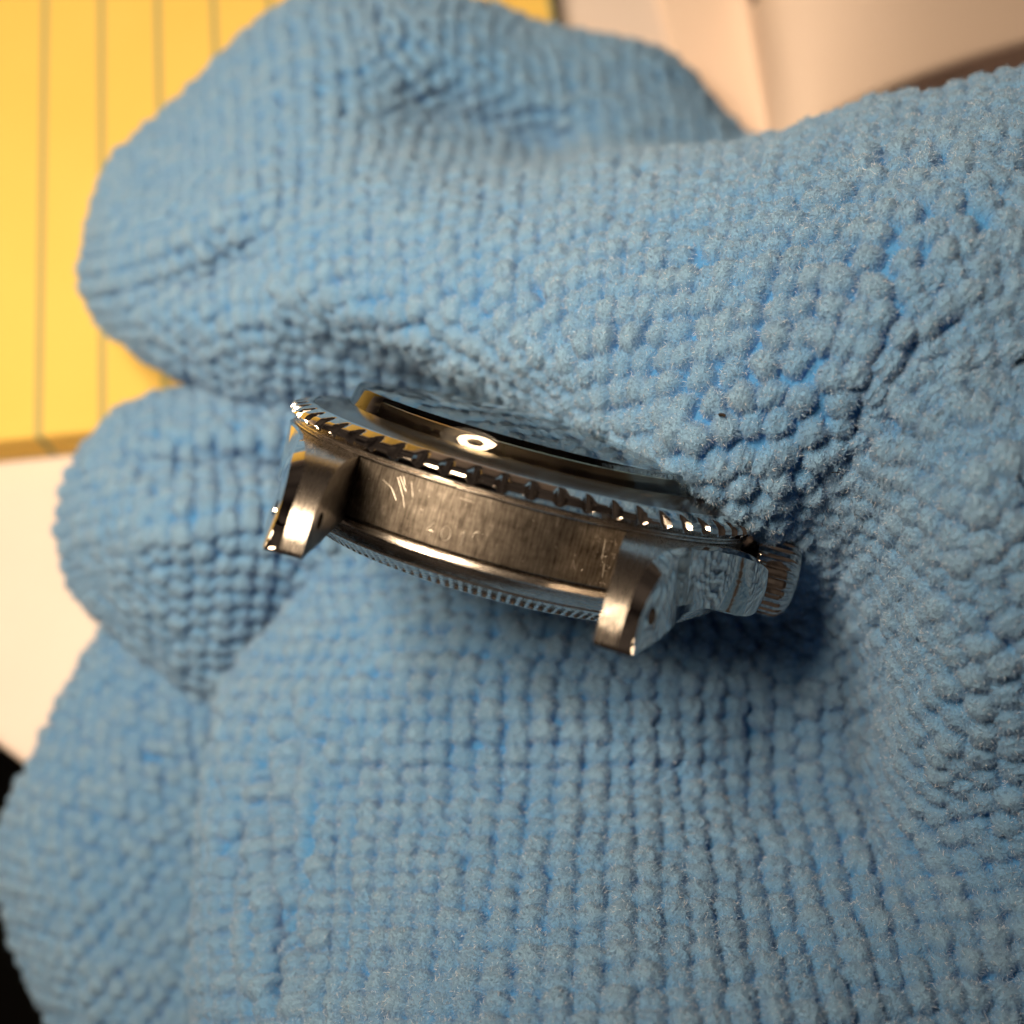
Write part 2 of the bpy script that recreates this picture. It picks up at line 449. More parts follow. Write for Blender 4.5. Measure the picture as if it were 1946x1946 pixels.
mb = MB(); mb.revolve([(18.2, 1.60), (18.19, 1.93), (18.1, 1.955), (15.62, 2.62), (15.5, 2.64), (15.5, 2.2)], 240)
ins = mb.obj('bezel_insert', m_insert, bz, 30)
# crystal, rehaut, dial
def dome(r0, z0, h, n=14, rmin=0.0):
    return [(rmin + (r0-rmin)*(1-i/n), z0 + h*(1-((rmin + (r0-rmin)*(1-i/n))/r0)**2)) for i in range(n+1)]
mb = MB()
top = dome(14.72, 4.17, 1.0)
bot = dome(14.0, 3.45, 0.7)
prof = [(14.0, 1.4), (15.45, 1.4), (15.45, 2.7), (15.10, 3.95), (15.02, 4.08), (14.96, 4.14)] + top[:-1] + [(0.0001, 5.17)]
prof2 = [(0.0001, 4.15)] + bot[::-1][1:] + [(14.0, 1.4)]
mb.revolve(prof + prof2, 200)
cr = mb.obj('crystal', m_acr, watch, 25)
m_gold = metal('warm_tension_ring', (0.60, 0.50, 0.36), 0.16)
mb = MB(); mb.revolve([(13.9, 0.6), (13.93, 3.35), (13.7, 3.4), (13.3, 0.6)], 160); mb.obj('tension_ring', m_gold, cr, 30)  # ring put in and tinted gold to lend the crystal warm streaks
mb = MB(); mb.revolve([(15.2, 1.35), (14.2, 1.35), (13.6, 0.25)], 160); mb.obj('rehaut', m_ring, watch, 30)
mb = MB(); mb.revolve([(13.7, 0.25), (0.0001, 0.25)], 120); dial = mb.obj('dial', m_dial, watch, 180)
for k in range(12):
    a = math.radians(30*k); r = 11.2
    mb = MB(); mb.revolve([(0.0001, .42), (0.72, .42), (0.8, .38), (0.8, .26)], 20)
    V = [(x + r*math.cos(a), y + r*math.sin(a), z) for x, y, z in mb.v]
    mesh_obj('hour_marker', V, mb.f, m_lume, dial, 40)

# case back: flange and knurled ring
mb = MB(); mb.revolve([(18.3, -4.52), (18.72, -4.55), (18.92, -4.68), (19.04, -4.9), (19.06, -5.1), (18.98, -5.22), (18.93, -5.24), (18.84, -5.45), (18.6, -5.85), (18.32, -6.2), (17.9, -6.25)], 240)
cb = mb.obj('case_back', m_ring, watch, 28)
def knurl():
    N = 150; per = 6; n = N*per
    prof = [(17.95, -6.2), (17.9, -6.45)] + [(17.9 - 1.35*k/5, -6.45 - 0.95*k/5) for k in range(1, 6)] + [(16.3, -7.5), (13.5, -7.75), (8, -7.9), (0.001, -7.95)]
    V = []; F = []
    for i, (r, z) in enumerate(prof):
        for k in range(n):
            a = 2*math.pi*k/n; u = abs((k/per) % 1 - .5)*2
            g = 0.26*max(0, 1 - (u/0.62)**2) if 2 <= i <= 5 else 0
            V.append(((r-g)*math.cos(a), (r-g)*math.sin(a), z + g*.5))
    for i in range(len(prof)-1):
        for k in range(n):
            k2 = (k+1) % n; F.append((i*n+k2, i*n+k, (i+1)*n+k, (i+1)*n+k2))
    return mesh_obj('knurled_ring', V, F, m_ring, cb, 30)
knurl()

# crown on the right, on its stem
def crown():
    N = 26; per = 10; n = N*per
    prof = [(1.2, 18.8), (1.9, 19.6), (2.9, 20.25), (3.2, 20.35), (3.32, 20.6), (3.32, 22.9), (3.2, 23.3), (2.7, 23.85), (1.8, 24.15), (0.001, 24.3)]
    V = []; F = []
    for i, (r, x) in enumerate(prof):
        for k in range(n):
            a = 2*math.pi*k/n; u = abs((k/per) % 1 - .5)*2
            g = 0.22*max(0, 1 - (u/0.6)**2) if 2 <= i <= 7 else 0
            V.append((x, (r-g)*math.cos(a), (r-g)*math.sin(a) - 2.45))
    for i in range(len(prof)-1):
        for k in range(n):
            k2 = (k+1) % n; F.append((i*n+k, i*n+k2, (i+1)*n+k2, (i+1)*n+k))
    return mesh_obj('crown', V, F, m_polish, watch, 30)
crown()

# cut the spring bar holes through the lugs
dg_ok = True
for c in cutters:
    md = case.modifiers.new('bore', 'BOOLEAN'); md.operation = 'DIFFERENCE'; md.object = c; md.solver = 'EXACT'
bpy.context.view_layer.update()
dg = bpy.context.evaluated_depsgraph_get()
ev = case.evaluated_get(dg); nm = bpy.data.meshes.new_from_object(ev)
bmx = bmesh.new(); bmx.from_mesh(nm); print('volume', bmx.calc_volume(), 'open edges', sum(1 for e in bmx.edges if len(e.link_faces) != 2)); bmx.free()
print('bore', len(case.data.polygons), len(nm.polygons))
if len(nm.polygons) > 800: case.modifiers.clear(); case.data = nm
else: case.modifiers.clear()
for c in cutters: bpy.data.objects.remove(c)
for sx in (-1, 1):                                   # black plug painted as the shade inside each bore
    for sy in (-1, 1):
        bore(10.7*sx if sx < 0 else 10.7, 12.0*sx, 22.66*sy, -4.16, 0.66).obj('bore_shade_plug', m_dark, case, 40)

# serial digits cut into the band between the lugs
def on_band(px_deg, z, r=19.115):
    a = math.radians(px_deg - 90); return (r*math.cos(a), r*math.sin(a), z)
def stroke_arc(c_deg, zc, rw, rh, a0, a1, n=14):
    return [on_band(c_deg + math.degrees(rw*math.cos(math.radians(t))/19.1), zc + rh*math.sin(math.radians(t))) for t in np.linspace(a0, a1, n)]
def seg(d0, z0, d1, z1, n=4): return [on_band(d0+(d1-d0)*t, z0+(z1-z0)*t) for t in np.linspace(0, 1, n)]
DIG = {'4': [seg(-9.05, -2.75, -10.35, -3.38), seg(-10.35, -3.38, -8.75, -3.36), seg(-9.25, -3.05, -9.2, -3.75)],
       '0': [stroke_arc(-6.0, -3.22, 0.33, 0.53, 0, 360, 22)],
       '1': [seg(-2.75, -2.95, -2.15, -2.7), seg(-2.15, -2.7, -2.35, -3.75)],
       '6': [stroke_arc(0.75, -3.0, 0.36, 0.5, 80, 205)]}
eng = MB()
for ch in '4016':
    for st in DIG[ch]: eng.tube(st, 0.036, 6)
eng.obj('engraved_digits', m_bright, case, 60)
# hairline scratches
scr = MB()
for (a0, z0, a1, z1) in [(-19.5,-.35,-17.2,-1.25), (-19.9,-.5,-17.4,-1.75), (-17.4,-1.75,-16.6,-2.4), (-18.6,-.3,-17.6,-.9), (-16.4,-.5,-15.2,-1.5), (-23.5,-1.0,-20.8,-1.35), (-20.8,-1.35,-18.9,-2.1), (21.5,-2.8,22.3,-3.4), (25.5,-1.1,26.3,-1.15), (17.0,-2.1,17.4,-2.25), (27.3,-.9,27.6,-2.3), (28.6,-2.6,28.9,-3.6), (-12.8,-2.1,-12.2,-2.2), (-5,-.55,-2,-.6)]:
    scr.tube(seg(a0, z0, a1, z1), 0.016, 4)
rs = random.Random(3)
for _ in range(46):                                  # dings crowd towards the right hand lug
    a0 = 30.4 - abs(rs.gauss(0, 2.2)) if _ < 30 else rs.uniform(-28, 28); z0 = rs.uniform(-4.1, -.4)
    th = rs.uniform(0, 6.28); L_ = rs.uniform(.03, .16)
    scr.tube(seg(a0, z0, a0+math.degrees(L_*math.cos(th)/19.1), z0+L_*math.sin(th), 3), rs.uniform(.012, .028), 4)
scr.obj('scratch_marks', m_bright, case, 60)

# ------------------------------------------------------------------ the cloth
def hash2(i, j, s):
    x = np.sin(i*127.1 + j*311.7 + s*74.7)*43758.5453
    return x - np.floor(x)
def cr_interp(P, axis_n, t):
    """uniform Catmull-Rom along axis 0 of P at parameters t"""
    n = len(P); k = np.clip(np.floor(t).astype(int), 0, n-2); f = (t-k)
    sh = (len(t),) + (1,)*(P.ndim-1); f = f.reshape(sh)
    g = lambda i: P[np.clip(i, 0, n-1)]
    p0 = np.where((k == 0).reshape(sh), 2*g(k)-g(k+1), g(k-1)); p3 = np.where((k == n-2).reshape(sh), 2*g(k+1)-g(k), g(k+2))
    p1, p2 = g(k), g(k+1)
    return 0.5*((2*p1)+(p2-p0)*f+(2*p0-5*p1+4*p2-p3)*f*f+(3*p1-p0-3*p2+p3)*f**3)
def smooth1(P, it, axis):
    for _ in range(it):
        Q = P.copy()
        if axis == 0: Q[1:-1] = P[1:-1]*.5 + (P[:-2]+P[2:])*.25
        else: Q[:, 1:-1] = P[:, 1:-1]*.5 + (P[:, :-2]+P[:, 2:])*.25
        P = Q
    return P
def patch(strings, step=0.19, pitch=2.25, rowp=1.0, jit=.08, warp=None, rot=0.0, anchor=0.5, amp=1.4, seed=0, across=.5, skew=0.0):
    S = np.array(strings, float)                        # n strings x K keys x (px, py, depth)
    C = px2c(S[..., 0], S[..., 1], S[..., 2])
    C = np.swapaxes(C, 0, 1)                            # K x n x 3
    K, n, _ = C.shape
    D = cr_interp(C, 0, np.linspace(0, K-1, (K-1)*24+1)) # along
    D = np.swapaxes(D, 0, 1)
    E_ = cr_interp(D, 0, np.linspace(0, n-1, (n-1)*14+1)) # across
    E_ = smooth1(smooth1(E_, 22, 1), 14, 0)
    seg_ = np.linalg.norm(np.diff(E_, axis=1), axis=2); L = np.c_[np.zeros(len(E_)), np.cumsum(seg_, 1)]
    Lm = L[:, -1].mean(); nv = int(Lm/step)
    # across distance
    W = np.linalg.norm(np.diff(E_, axis=0), axis=2); Wc = np.r_[0, np.cumsum(np.percentile(W, 60, axis=1))]
    nu = int(Wc[-1]/step)
    R_ = np.empty((len(E_), nv, 3)); ss = np.empty((len(E_), nv))
    a_idx = int(anchor*(E_.shape[1]-1))
    for i in range(len(E_)):
        q = np.linspace(0, L[i, -1], nv)
        for c in range(3): R_[i, :, c] = np.interp(q, L[i], E_[i, :, c])
        ss[i] = q - L[i, a_idx]
    ti = np.interp(np.linspace(0, Wc[-1], nu), Wc, np.arange(len(Wc)))
    P = cr_interp(R_, 0, ti); s = cr_interp(ss[..., None], 0, ti)[..., 0]
    t = np.repeat(np.linspace(0, Wc[-1], nu)[:, None], nv, 1)
    if warp: P = warp(P)
    P = cam2w(P)
    du = np.gradient(P, axis=0); dv = np.gradient(P, axis=1)
    N = np.cross(du, dv); N /= np.linalg.norm(N, axis=2, keepdims=True)+1e-12
    camp = cam2w([0, 0, 0])
    if np.median(np.einsum('ijk,ijk->ij', N, camp-P)) < 0: N = -N; flip = True
    else: flip = False
    # nub centres: rows one pitch apart along the strings; each row takes over the columns of the row before it,
    # and where the rows widen or narrow a column is added or lost
    rng = np.random.default_rng(seed*13+5)
    nuu, nvv = P.shape[:2]; ua = int(across*(nuu-1))
    def row_at(j):
        sj = j*pitch*rowp + .22*math.sin(j*.6+seed) + skew*(t[:, 0]-t[ua, 0])
        kk = np.clip((s < sj[:, None]).sum(1), 1, nvv-1)
        ok = (s[:, 0] < sj) & (s[:, -1] > sj)
        row = P[np.arange(nuu), kk]
        dl = np.r_[0, np.cumsum(np.linalg.norm(np.diff(row, axis=0), axis=1))]
        return kk, ok, dl - dl[ua]
    J0, J1 = int(s.min()/pitch/rowp)-1, int(s.max()/pitch/rowp)+1
    cen = []; cn = []; cx_ = []; cr_ = []
    def put(j, uu):
        kk, ok, dl = row_at(j)
        x = np.interp(uu, np.arange(nuu), dl)
        # even the row out a little, then drop or add
        for _ in range(2):
            x[1:-1] = x[1:-1]*.8 + (x[:-2]+x[2:])*.1
        out = [x[0]]
        for a in x[1:]:
            g = a - out[-1]
            if g < .70*pitch: continue
            if g > 1.38*pitch: out.append(out[-1] + g/2)
            out.append(a)
        while out[0]-pitch > dl[0]: out.insert(0, out[0]-pitch)
        while out[-1]+pitch < dl[-1]: out.append(out[-1]+pitch)
        x = np.array(out); x = x[(x > dl[0]-.01) & (x < dl[-1]+.01)]
        u2 = np.interp(x, dl, np.arange(nuu))
        xj = x + rng.normal(size=len(x))*jit*pitch
        ii = np.clip(np.round(np.interp(xj, dl, np.arange(nuu))).astype(int), 0, nuu-1)
        good = ok[ii]
        k2 = np.clip(kk[ii] + (rng.normal(size=len(ii))*jit*pitch/step).astype(int), 0, nvv-1)
        gap = np.gradient(x) if len(x) > 2 else np.full(len(x), pitch)
        i2 = np.clip(ii+2, 0, nuu-1); i1 = np.clip(ii-2, 0, nuu-1)
        dr = P[i2, k2]-P[i1, k2]; dr /= np.linalg.norm(dr, axis=1, keepdims=True)+1e-9
        cen.append(P[ii, k2][good]); cn.append(N[ii, k2][good]); cx_.append(dr[good]); cr_.append(gap[good])
        return u2
    _, _, dl0 = row_at(0)
    u0 = np.interp(np.arange(math.ceil(dl0[0]/pitch), math.floor(dl0[-1]/pitch)+1)*pitch, dl0, np.arange(nuu))
    uu = put(0, u0)
    for j in range(1, J1+1): uu = put(j, uu)
    uu = u0
    for j in range(-1, J0-1, -1): uu = put(j, uu)
    cen = np.concatenate(cen); cn = np.concatenate(cn); cx_ = np.concatenate(cx_); cr_ = np.concatenate(cr_)
    # drop nubs that crowd one another
    kd = KDTree(len(cen))
    for i, c in enumerate(cen): kd.insert(c, i)
    kd.balance(); drop = set()
    for i, c in enumerate(cen):
        if i in drop: continue
        for _, k, dd in kd.find_range(c, pitch*.60):
            if k > i: drop.add(k)
    keep = np.array([i for i in range(len(cen)) if i not in drop]); cen = cen[keep]; cn = cn[keep]; cx_ = cx_[keep]; cr_ = cr_[keep]
    # fill bare spots left between the rows
    kd = KDTree(len(cen))
    for i, c in enumerate(cen): kd.insert(c, i)
    kd.balance(); sub = [(a_, b_) for a_ in range(2, nuu-2, 3) for b_ in range(2, nvv-2, 3)]
    bare = []
    for a_, b_ in sub:
        c = P[a_, b_]; dd = kd.find(c)[2]
        if dd > pitch*.70: bare.append((dd, a_, b_))
    bare.sort(reverse=True); add = []
    for dd, a_, b_ in bare:
        c = P[a_, b_]
        if all(np.sum((c-q)**2) > (.70*pitch)**2 for q in [P[x_, y_] for x_, y_ in add[-400:]]): add.append((a_, b_))
    if add:
        A_ = np.array(add); ex = P[A_[:, 0]+2, A_[:, 1]]-P[A_[:, 0]-2, A_[:, 1]]
        cen = np.concatenate([cen, P[A_[:, 0], A_[:, 1]]]); cn = np.concatenate([cn, N[A_[:, 0], A_[:, 1]]])
        cx_ = np.concatenate([cx_, ex/(np.linalg.norm(ex, axis=1, keepdims=True)+1e-9)]); cr_ = np.concatenate([cr_, np.full(len(A_), pitch*.95)])
    print('nubs', len(cen), 'filled', len(add))
    kd = KDTree(len(cen))
    for i, c in enumerate(cen): kd.insert(c, i)
    kd.balance()
    F_ = P.reshape(-1, 3); K3 = 4
    nn = np.empty((len(F_), K3), int)
    fn = kd.find_n
    for i, c in enumerate(F_.tolist()): nn[i] = [q[1] for q in fn(c, K3)]
    hh = .74 + .46*rng.random(len(cen)); ph = rng.random((len(cen), 3))*6.283
    ax = cx_ - cn*(cx_*cn).sum(1)[:, None]; ax /= np.linalg.norm(ax, axis=1, keepdims=True)+1e-9; ay = np.cross(cn, ax)
    rx_ = np.clip(cr_, .8*pitch, 1.45*pitch)*(.505 + .09*rng.random(len(cen))); ry_ = pitch*rowp*(.52 + .11*rng.random(len(cen)))
    best = np.zeros(len(F_))
    for k in range(K3):
        c = nn[:, k]; d = F_ - cen[c]
        x = (d*ax[c]).sum(1)/rx_[c]; y = (d*ay[c]).sum(1)/ry_[c]; z = (d*cn[c]).sum(1)/pitch*.9
        an = np.arctan2(y, x)
        lob = 1 + .07*np.sin(an*3+ph[c, 0]) + .06*np.sin(an*5+ph[c, 1])
        dd = (np.abs(x)**2.5 + np.abs(y)**2.5)**(1/2.5)/lob + np.abs(z)*.6
        best = np.maximum(best, hh[c]*np.power(np.clip(1-dd**2.6, 0, 1), .6))
    best = best.reshape(P.shape[:2])
    X = P.reshape(-1, 3)
    fl = (.11*np.sin(X[:, 0]*5.3+2*np.sin(X[:, 1]*4.1))*np.sin(X[:, 1]*5.9+2*np.sin(X[:, 2]*4.7)) + .07*np.sin(X[:, 0]*11+X[:, 2]*7+2*np.sin(X[:, 1]*9))*np.sin(X[:, 1]*12.5+1.5*np.sin(X[:, 2]*11))).reshape(best.shape)
    hgt = amp*(best + fl*np.clip(best*1.5, .2, 1))
    Q = P + N*hgt[..., None]
    return dict(P=Q, N=N, h=best, flip=flip)

A_STR = [
 [(230,480,165),(185,440,158),(172,470,156),(165,490,155),(163,510,155),(166,540,155),(175,570,156),(195,600,158),(230,600,165)],
 [(300,300,168),(225,310,158),(225,370,150),(225,440,146),(225,500,144),(228,550,144),(235,600,146),(262,650,151),(300,640,160)],
 [(420,160,170),(340,215,158),(340,300,149),(340,390,142),(340,460,136),(340,545,138),(345,610,136),(365,715,144),(400,700,155)],
 [(530,60,172),(450,100,158),(455,210,148),(460,320,140),(460,400,131),(465,505,134),(470,600,130),(485,740,138),(480,830,146)],
 [(620,0,172),(560,15,159),(570,130,148),(575,250,140),(575,380,131),(575,480,125),(590,570,123.5),(610,680,133),(620,800,142)],
 [(720,0,172),(680,6,160),(690,120,149),(700,235,144),(690,365,128.5),(690,480,121),(700,590,118.5),(725,640,124),(690,720,140)],
 [(830,0,172),(800,10,161),(800,110,152),(830,250,154),(800,375,125),(800,480,118),(810,600,113.5),(835,690,119),(830,680,132)],
 [(930,20,174),(910,45,163),(910,140,155),(930,275,158),(930,365,126),(920,470,114.5),(930,620,109),(945,745,117),(935,710,128)],
 [(1050,60,176),(1010,85,165),(1020,180,158),(1050,305,160),(1050,350,125),(1040,470,111),(1030,640,105),(1040,785,112),(1040,750,122)],
 [(1180,90,178),(1130,92,168),(1140,190,161),(1160,290,153),(1170,320,124),(1150,470,107),(1130,650,101.5),(1140,820,107),(1150,790,118)],
 [(1290,130,180),(1240,110,171),(1250,200,164),(1270,310,155),(1290,308,121),(1270,460,103),(1230,670,99),(1235,860,101),(1250,830,113)],
 [(1360,220,182),(1330,190,174),(1340,250,166),(1360,320,156),(1410,295,118),(1390,450,100),(1320,690,96),(1310,890,96),(1340,880,110)],
 [(1440,300,182),(1420,270,176),(1430,300,166),(1460,320,152),(1530,262,115),(1500,440,97),(1410,710,93.5),(1375,935,96.5),(1400,930,110)],
 [(1560,330,170),(1560,310,160),(1580,300,145),(1620,270,128),(1660,215,112),(1620,430,94),(1500,720,91.5),(1430,975,98),(1460,960,110)],
 [(1700,330,165),(1700,300,150),(1720,270,135),(1760,230,120),(1800,198,108),(1740,420,91.5),(1590,740,90.5),(1475,1010,101),(1490,1040,112)],
 [(1860,300,160),(1870,260,145),(1890,230,130),(1920,190,117),(1960,156,106),(1870,400,90.5),(1680,740,90.2),(1520,1020,103),(1500,1090,114)],
 [(2080,300,155),(2090,250,140),(2110,210,128),(2140,160,116),(2190,120,107),(2080,470,90.2),(1800,835,90.1),(1610,1075,105.6),(1520,1170,117)],
]
R_STR = [
 [(2620,300,84),(2150,320,95),(1946,455,92.4),(1670,650,92.2),(1500,900,104),(1440,1060,114),(1150,1060,124),(850,1040,126),(640,1060,131),(560,1040,137)],
 [(2620,410,76),(2150,430,96),(1946,560,91),(1700,760,90.3),(1530,980,101.5),(1455,1100,113),(1150,1120,122),(850,1100,124),(640,1120,130),(560,1080,136)],
 [(2620,540,76),(2150,560,92),(1946,700,88.5),(1750,880,89.5),(1600,1060,104),(1480,1190,116),(1180,1210,115),(880,1190,118),(560,1205,130),(560,1170,138)],
 [(2620,700,76),(2150,720,89),(1960,860,86),(1790,1010,89),(1620,1180,108),(1460,1270,115),(1150,1290,113),(800,1290,116),(470,1295,130),(480,1260,140)],
 [(2620,880,76),(2150,900,88),(1970,1020,86),(1800,1140,90),(1640,1290,109),(1450,1370,114),(1150,1390,111),(800,1390,113),(440,1385,126),(450,1375,138)],
 [(2620,1060,76),(2150,1080,88),(1980,1180,87),(1800,1280,92),(1650,1400,109),(1450,1470,113),(1150,1490,109),(800,1490,112),(424,1490,122),(430,1490,136)],
 [(2620,1240,76),(2150,1260,89),(1980,1340,89),(1800,1420,95),(1640,1510,107),(1450,1570,108),(1150,1590,104),(800,1590,108),(414,1590,119),(430,1590,134)],
 [(2620,1410,76),(2150,1430,91),(1980,1490,92),(1800,1550,98),(1640,1620,103),(1450,1670,102),(1150,1690,99),(800,1690,104),(408,1690,117),(430,1690,133)],
 [(2620,1580,76),(2150,1600,92),(1980,1640,94),(1800,1680,97),(1630,1730,98),(1450,1770,97),(1150,1790,94),(800,1790,100),(402,1790,115),(430,1790,132)],
 [(2620,1750,76),(2150,1770,91),(1980,1790,93),(1800,1810,94),(1630,1840,93),(1450,1870,91),(1150,1890,90),(800,1890,96),(398,1890,113),(430,1890,131)],
 [(2620,1920,76),(2150,1940,90),(1980,1950,91),(1800,1970,90),(1630,1990,88),(1450,2010,86),(1150,2010,85),(800,2010,92),(394,2010,111),(430,2010,130)],
 [(2620,2090,76),(2150,2110,90),(1980,2120,90),(1800,2130,87),(1630,2150,84),(1450,2150,81),(1150,2150,80),(800,2150,88),(336,2150,109),(390,2150,129)],
]
B_STR = [
 [(210,860,158),(175,860,150),(145,900,147),(125,950,146),(118,1000,146),(124,1060,147),(146,1110,149),(180,1150,156)],
 [(270,810,156),(228,795,148),(215,850,141),(210,900,138.5),(200,980,136),(205,1060,138),(220,1180,147),(260,1200,154)],
 [(350,770,156),(318,762,147),(320,830,137.5),(320,890,137),(310,980,130),(310,1080,132),(320,1265,144),(360,1260,152)],
 [(430,760,154),(430,752,145),(430,830,136),(430,885,138),(430,970,129),(430,1060,130),(415,1270,139),(420,1340,146)],
 [(540,740,150),(540,770,143),(540,840,136),(540,890,138.5),(540,960,131),(530,1060,131),(500,1190,138),(480,1290,143)],
 [(650,720,148),(650,770,142),(650,840,138),(650,900,138),(650,980,134),(640,1060,133),(600,1150,137),(570,1240,142)],
 [(800,720,148),(800,770,143),(800,840,140),(800,900,139),(800,980,138),(800,1060,136),(760,1140,137),(700,1220,142)],
]
C_STR = [
 [(330,1120,166),(290,1130,156),(350,1190,149),(430,1230,147),(560,1260,146)],
 [(260,1190,164),(216,1195,154),(300,1250,148),(400,1290,146),(540,1320,145)],
 [(190,1320,160),(142,1310,152),(250,1370,146),(380,1410,144),(520,1440,144)],
 [(110,1460,158),(72,1450,149),(190,1490,143),(340,1530,142),(480,1560,142)],
 [(50,1600,156),(12,1600,148),(140,1640,141),(300,1670,140),(460,1700,140)],
 [(70,1750,155),(30,1750,147),(150,1790,139),(300,1820,138),(450,1850,138)],
 [(150,1890,155),(88,1900,146),(180,1950,138),(300,1980,136),(450,2010,136)],
 [(260,2030,155),(180,2060,146),(250,2110,138),(340,2130,136),(470,2150,136)],
]
D_STR = [
 [(430,560,140),(440,640,134.5),(450,700,136),(460,780,142)],
 [(560,540,138),(560,620,130),(565,700,133),(570,790,142)],
 [(680,540,138),(680,630,128.5),(690,700,131),(700,790,140)],
 [(800,560,138),(800,650,129),(810,720,131),(820,800,140)],
 [(930,600,138),(930,690,131),(930,760,133),(930,830,140)],
]
def left_wrinkles(P):
    """soft upright creases near the left edge of the lower fold, and a shallow diagonal hollow on its right"""
    px = P[..., 0]/P[..., 2]*FPX + 973; py = P[..., 1]/P[..., 2]*FPX + 973
    a = np.clip((py-1330)/160, 0, 1); d = np.zeros_like(px)
    for x0, w, h, sl, yc in ((470, 15, 2.0, -.02, 1500), (522, 14, 2.6, .05, 1480), (572, 14, 2.2, .03, 1400), (650, 26, .7, .0, 1600)):
        xx = x0 + sl*(py-1500) + 8*np.sin(py/70+x0)
        d += h*np.exp(-((px-xx)/w)**2)*np.clip((py-yc+120)/150, 0, 1)
    xv = 1590 + .18*(py-1100)
    d += 2.6*np.exp(-((px-xv)/60)**2)*np.clip((py-1000)/200, 0, 1)*np.clip((1850-py)/300, 0, 1)
    return P*(1 + d/np.maximum(P[..., 2], 1))[..., None]
patches = [patch(A_STR, anchor=.5, seed=1), patch(R_STR, anchor=.66, seed=4, across=.6, warp=left_wrinkles), patch(B_STR, seed=9, anchor=.5),
           patch(C_STR, seed=13, skew=.5), patch(D_STR, seed=17, skew=.2)]
V = []; Fq = []; base = 0; FZ = []
for p in patches:
    P = p['P']; nu, nv, _ = P.shape
    idx = np.arange(nu*nv).reshape(nu, nv) + base
    q = np.stack([idx[:-1, :-1], idx[1:, :-1], idx[1:, 1:], idx[:-1, 1:]], -1).reshape(-1, 4)
    if p['flip']: q = q[:, ::-1]
    V.append(P.reshape(-1, 3)); FZ.append(p['h'].ravel()); Fq.append(q); base += nu*nv
FZ = np.concatenate(FZ); V = np.concatenate(V); Fq = np.concatenate(Fq)
print('cloth verts', len(V), 'quads', len(Fq))
# origin on the cloth's middle
org = np.array([0.0, 40.0, DESK])
me = bpy.data.meshes.new('cleaning_cloth')
me.vertices.add(len(V)); me.vertices.foreach_set('co', ((V-org)*MM).astype(np.float32).ravel())
me.loops.add(len(Fq)*4); me.loops.foreach_set('vertex_index', Fq.astype(np.int32).ravel())
me.polygons.add(len(Fq)); me.polygons.foreach_set('loop_start', (np.arange(len(Fq))*4).astype(np.int32))
try: me.polygons.foreach_set('loop_total', np.full(len(Fq), 4, np.int32))
except Exception: pass
me.update(calc_edges=True); me.validate(); me.shade_smooth()
cloth = bpy.data.objects.new('cleaning_cloth', me); COL.objects.link(cloth)
cloth.location = tuple(org*MM)
tag(cloth, 'light blue nubby microfibre cloth bunched up in thick folds around the watch', 'cloth')
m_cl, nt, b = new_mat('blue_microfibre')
GAP_SHADE = (0.07, 0.27, 0.60)
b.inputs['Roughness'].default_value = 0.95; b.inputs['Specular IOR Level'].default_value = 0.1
at = me.attributes.new('nub_shading', 'FLOAT', 'POINT'); at.data.foreach_set('value', (np.clip(FZ*.92, 0, 1)**1.15).astype(np.float32))
an = node(nt, 'ShaderNodeAttribute', attribute_name='nub_shading'); tcn = node(nt, 'ShaderNodeTexCoord')
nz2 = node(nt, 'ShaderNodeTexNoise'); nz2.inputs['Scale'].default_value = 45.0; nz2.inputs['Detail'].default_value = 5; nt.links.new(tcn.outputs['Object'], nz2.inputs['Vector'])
mxc = node(nt, 'ShaderNodeMix', data_type='RGBA'); mxc.inputs[6].default_value = (*GAP_SHADE, 1)            # deeper blue painted into the gaps, imitating light bounced between nubs; tops greyed
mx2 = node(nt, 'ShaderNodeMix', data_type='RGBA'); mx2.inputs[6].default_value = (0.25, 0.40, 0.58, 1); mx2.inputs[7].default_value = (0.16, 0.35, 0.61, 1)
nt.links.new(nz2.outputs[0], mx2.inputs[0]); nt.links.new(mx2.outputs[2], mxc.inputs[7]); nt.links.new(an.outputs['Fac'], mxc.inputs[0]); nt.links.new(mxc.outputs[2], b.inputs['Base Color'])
b.inputs['Sheen Weight'].default_value = 0.2; b.inputs['Sheen Roughness'].default_value = 0.5; b.inputs['Sheen Tint'].default_value = (0.9, 0.93, 1, 1)
noise_bump(nt, b, 6000.0, 0.9, 0.0002, None, 3.0)
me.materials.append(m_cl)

# two dark specks of lint caught on the nubs
m_lint = plain('dark_lint', (0.02, 0.014, 0.01), 0.8)
def lint(px, py, pts, r, label):
    o3 = cam2w([0, 0, 0]); dd = cam2w(px2c(px, py, 1.0)) - o3; dd /= np.linalg.norm(dd)
    w = V - o3; t = w @ dd; off = np.linalg.norm(w - t[:, None]*dd, axis=1)
    k = np.where(off < .35)[0]; k = k[np.argmin(t[k])]; p = V[k]
    mb = MB(); mb.tube([tuple(a) for a in pts], r, 6)
    o = mb.obj('lint_speck', m_lint, None, 60); o.location = tuple((p - dd*.12)*MM)
    tag(o, label, 'lint')
lint(1380, 790, [(-.22,.0,0), (-.05,.05,.05), (.1,.0,.05), (.25,-.06,0)], .13, 'small dark round speck of lint on the cloth above the crystal')
lint(1585, 905, [(-.3,.0,0), (-.05,.02,.04), (.1,-.02,.05), (.28,.05,0)], .035, 'thin dark hair-like bit of lint on the cloth to the right of the crown')

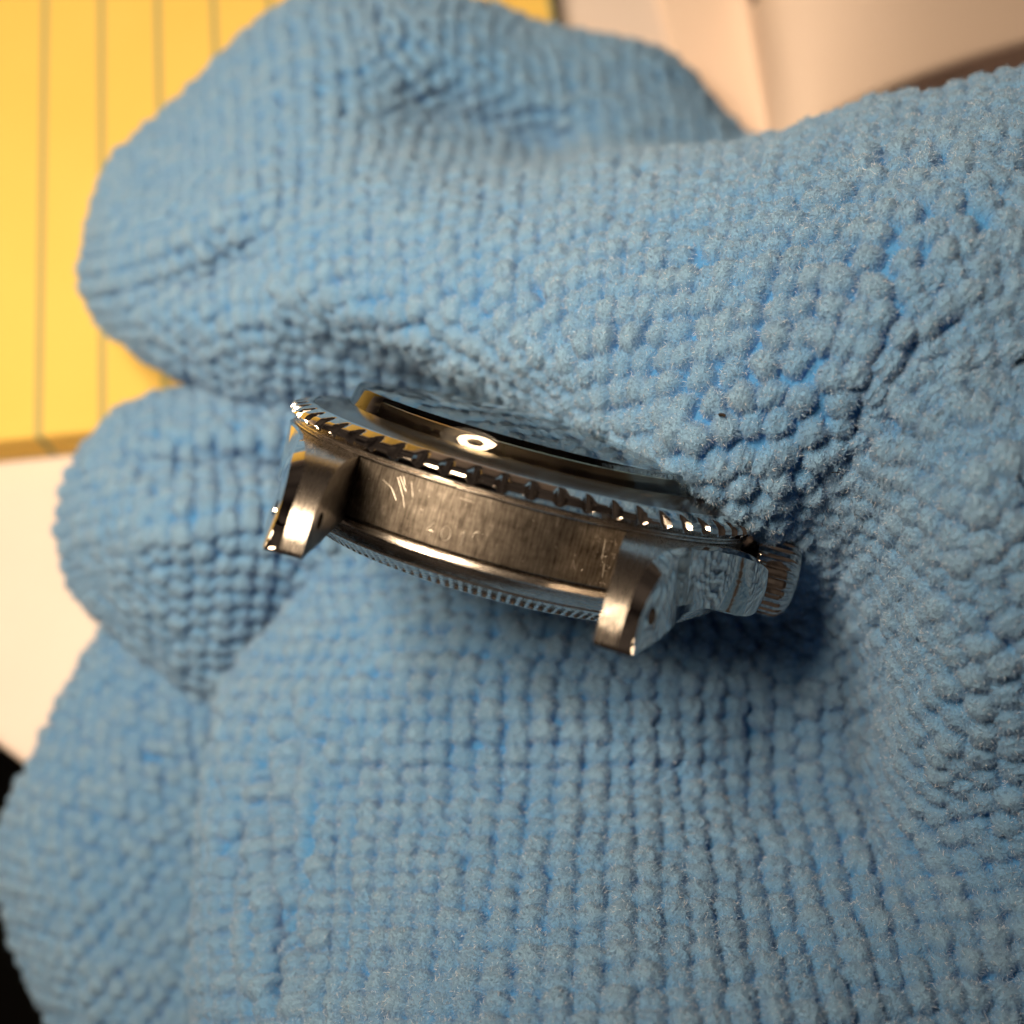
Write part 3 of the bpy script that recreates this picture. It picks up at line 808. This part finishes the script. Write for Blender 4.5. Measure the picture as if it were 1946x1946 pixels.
# nap: short fibres standing out of the nubs
FIB = 900000
def nap():
    tri = np.concatenate([Fq[:, [0, 1, 2]], Fq[:, [0, 2, 3]]])
    a, b2, c = V[tri[:, 0]], V[tri[:, 1]], V[tri[:, 2]]
    n = np.cross(b2-a, c-a); ar = np.linalg.norm(n, axis=1)/2; n /= (2*ar[:, None]+1e-12)
    cen = (a+b2+c)/3; camp = cam2w([0, 0, 0])
    d = cen-camp; c_, s_ = math.cos(TILT), math.sin(TILT)
    # only the side of the cloth that is turned up and in or near the frame is covered
    w = ar*(.06 + np.clip(FZ[tri].mean(1)*1.6, 0, 1)**1.5)
    yl = d[:, 1]*c_ + d[:, 2]*s_; zl = -(-d[:, 1]*s_ + d[:, 2]*c_)
    inside = (np.abs(d[:, 0]/zl) < .47) & (np.abs(yl/zl) < .47)
    w *= np.where(inside, 1, .12)
    w *= np.clip((112/np.maximum(zl, 60))**2.2, .3, 1.7)
    pick = RNG.choice(len(tri), FIB, p=w/w.sum())
    r1 = np.sqrt(RNG.random(FIB))[:, None]; r2 = RNG.random(FIB)[:, None]
    root = a[pick]*(1-r1) + b2[pick]*r1*(1-r2) + c[pick]*r1*r2
    dirn = n[pick] + RNG.normal(0, .7, (FIB, 3)); dirn /= np.linalg.norm(dirn, axis=1, keepdims=True)
    ln = (0.13 + 0.26*RNG.random(FIB)**1.5)[:, None]
    bend = RNG.normal(0, .35, (FIB, 3))
    p0 = root - n[pick]*.03; p1 = root + dirn*ln*.55; p2 = root + (dirn + bend*.6)*ln
    pts = np.stack([p0, p1, p2], 1) - org
    hc = bpy.data.hair_curves.new('nap'); hc.add_curves([3]*FIB)
    hc.attributes['position'].data.foreach_set('vector', (pts*MM).astype(np.float32).ravel())
    rad = np.tile(np.array([.016, .014, .008], np.float32)*MM, FIB)
    ra = hc.attributes.get('radius') or hc.attributes.new('radius', 'FLOAT', 'POINT')
    ra.data.foreach_set('value', rad)
    o = bpy.data.objects.new('nap', hc); COL.objects.link(o); o.parent = cloth
    m, nt, b = new_mat('blue_fibre')
    b.inputs['Base Color'].default_value = (0.31, 0.47, 0.71, 1); b.inputs['Roughness'].default_value = 0.4; b.inputs['Specular IOR Level'].default_value = 0.35
    hi = node(nt, 'ShaderNodeHairInfo'); rr = ramp(nt, hi.outputs['Random'], [(0.90, (0.23, 0.39, 0.60)), (0.93, (0.70, 0.78, 0.88))]); nt.links.new(rr.outputs[0], b.inputs['Base Color'])  # scattered fibres coloured near-white as painted glints
    hc.materials.append(m)
    tag(o, kind='stuff')
if FIB: nap()
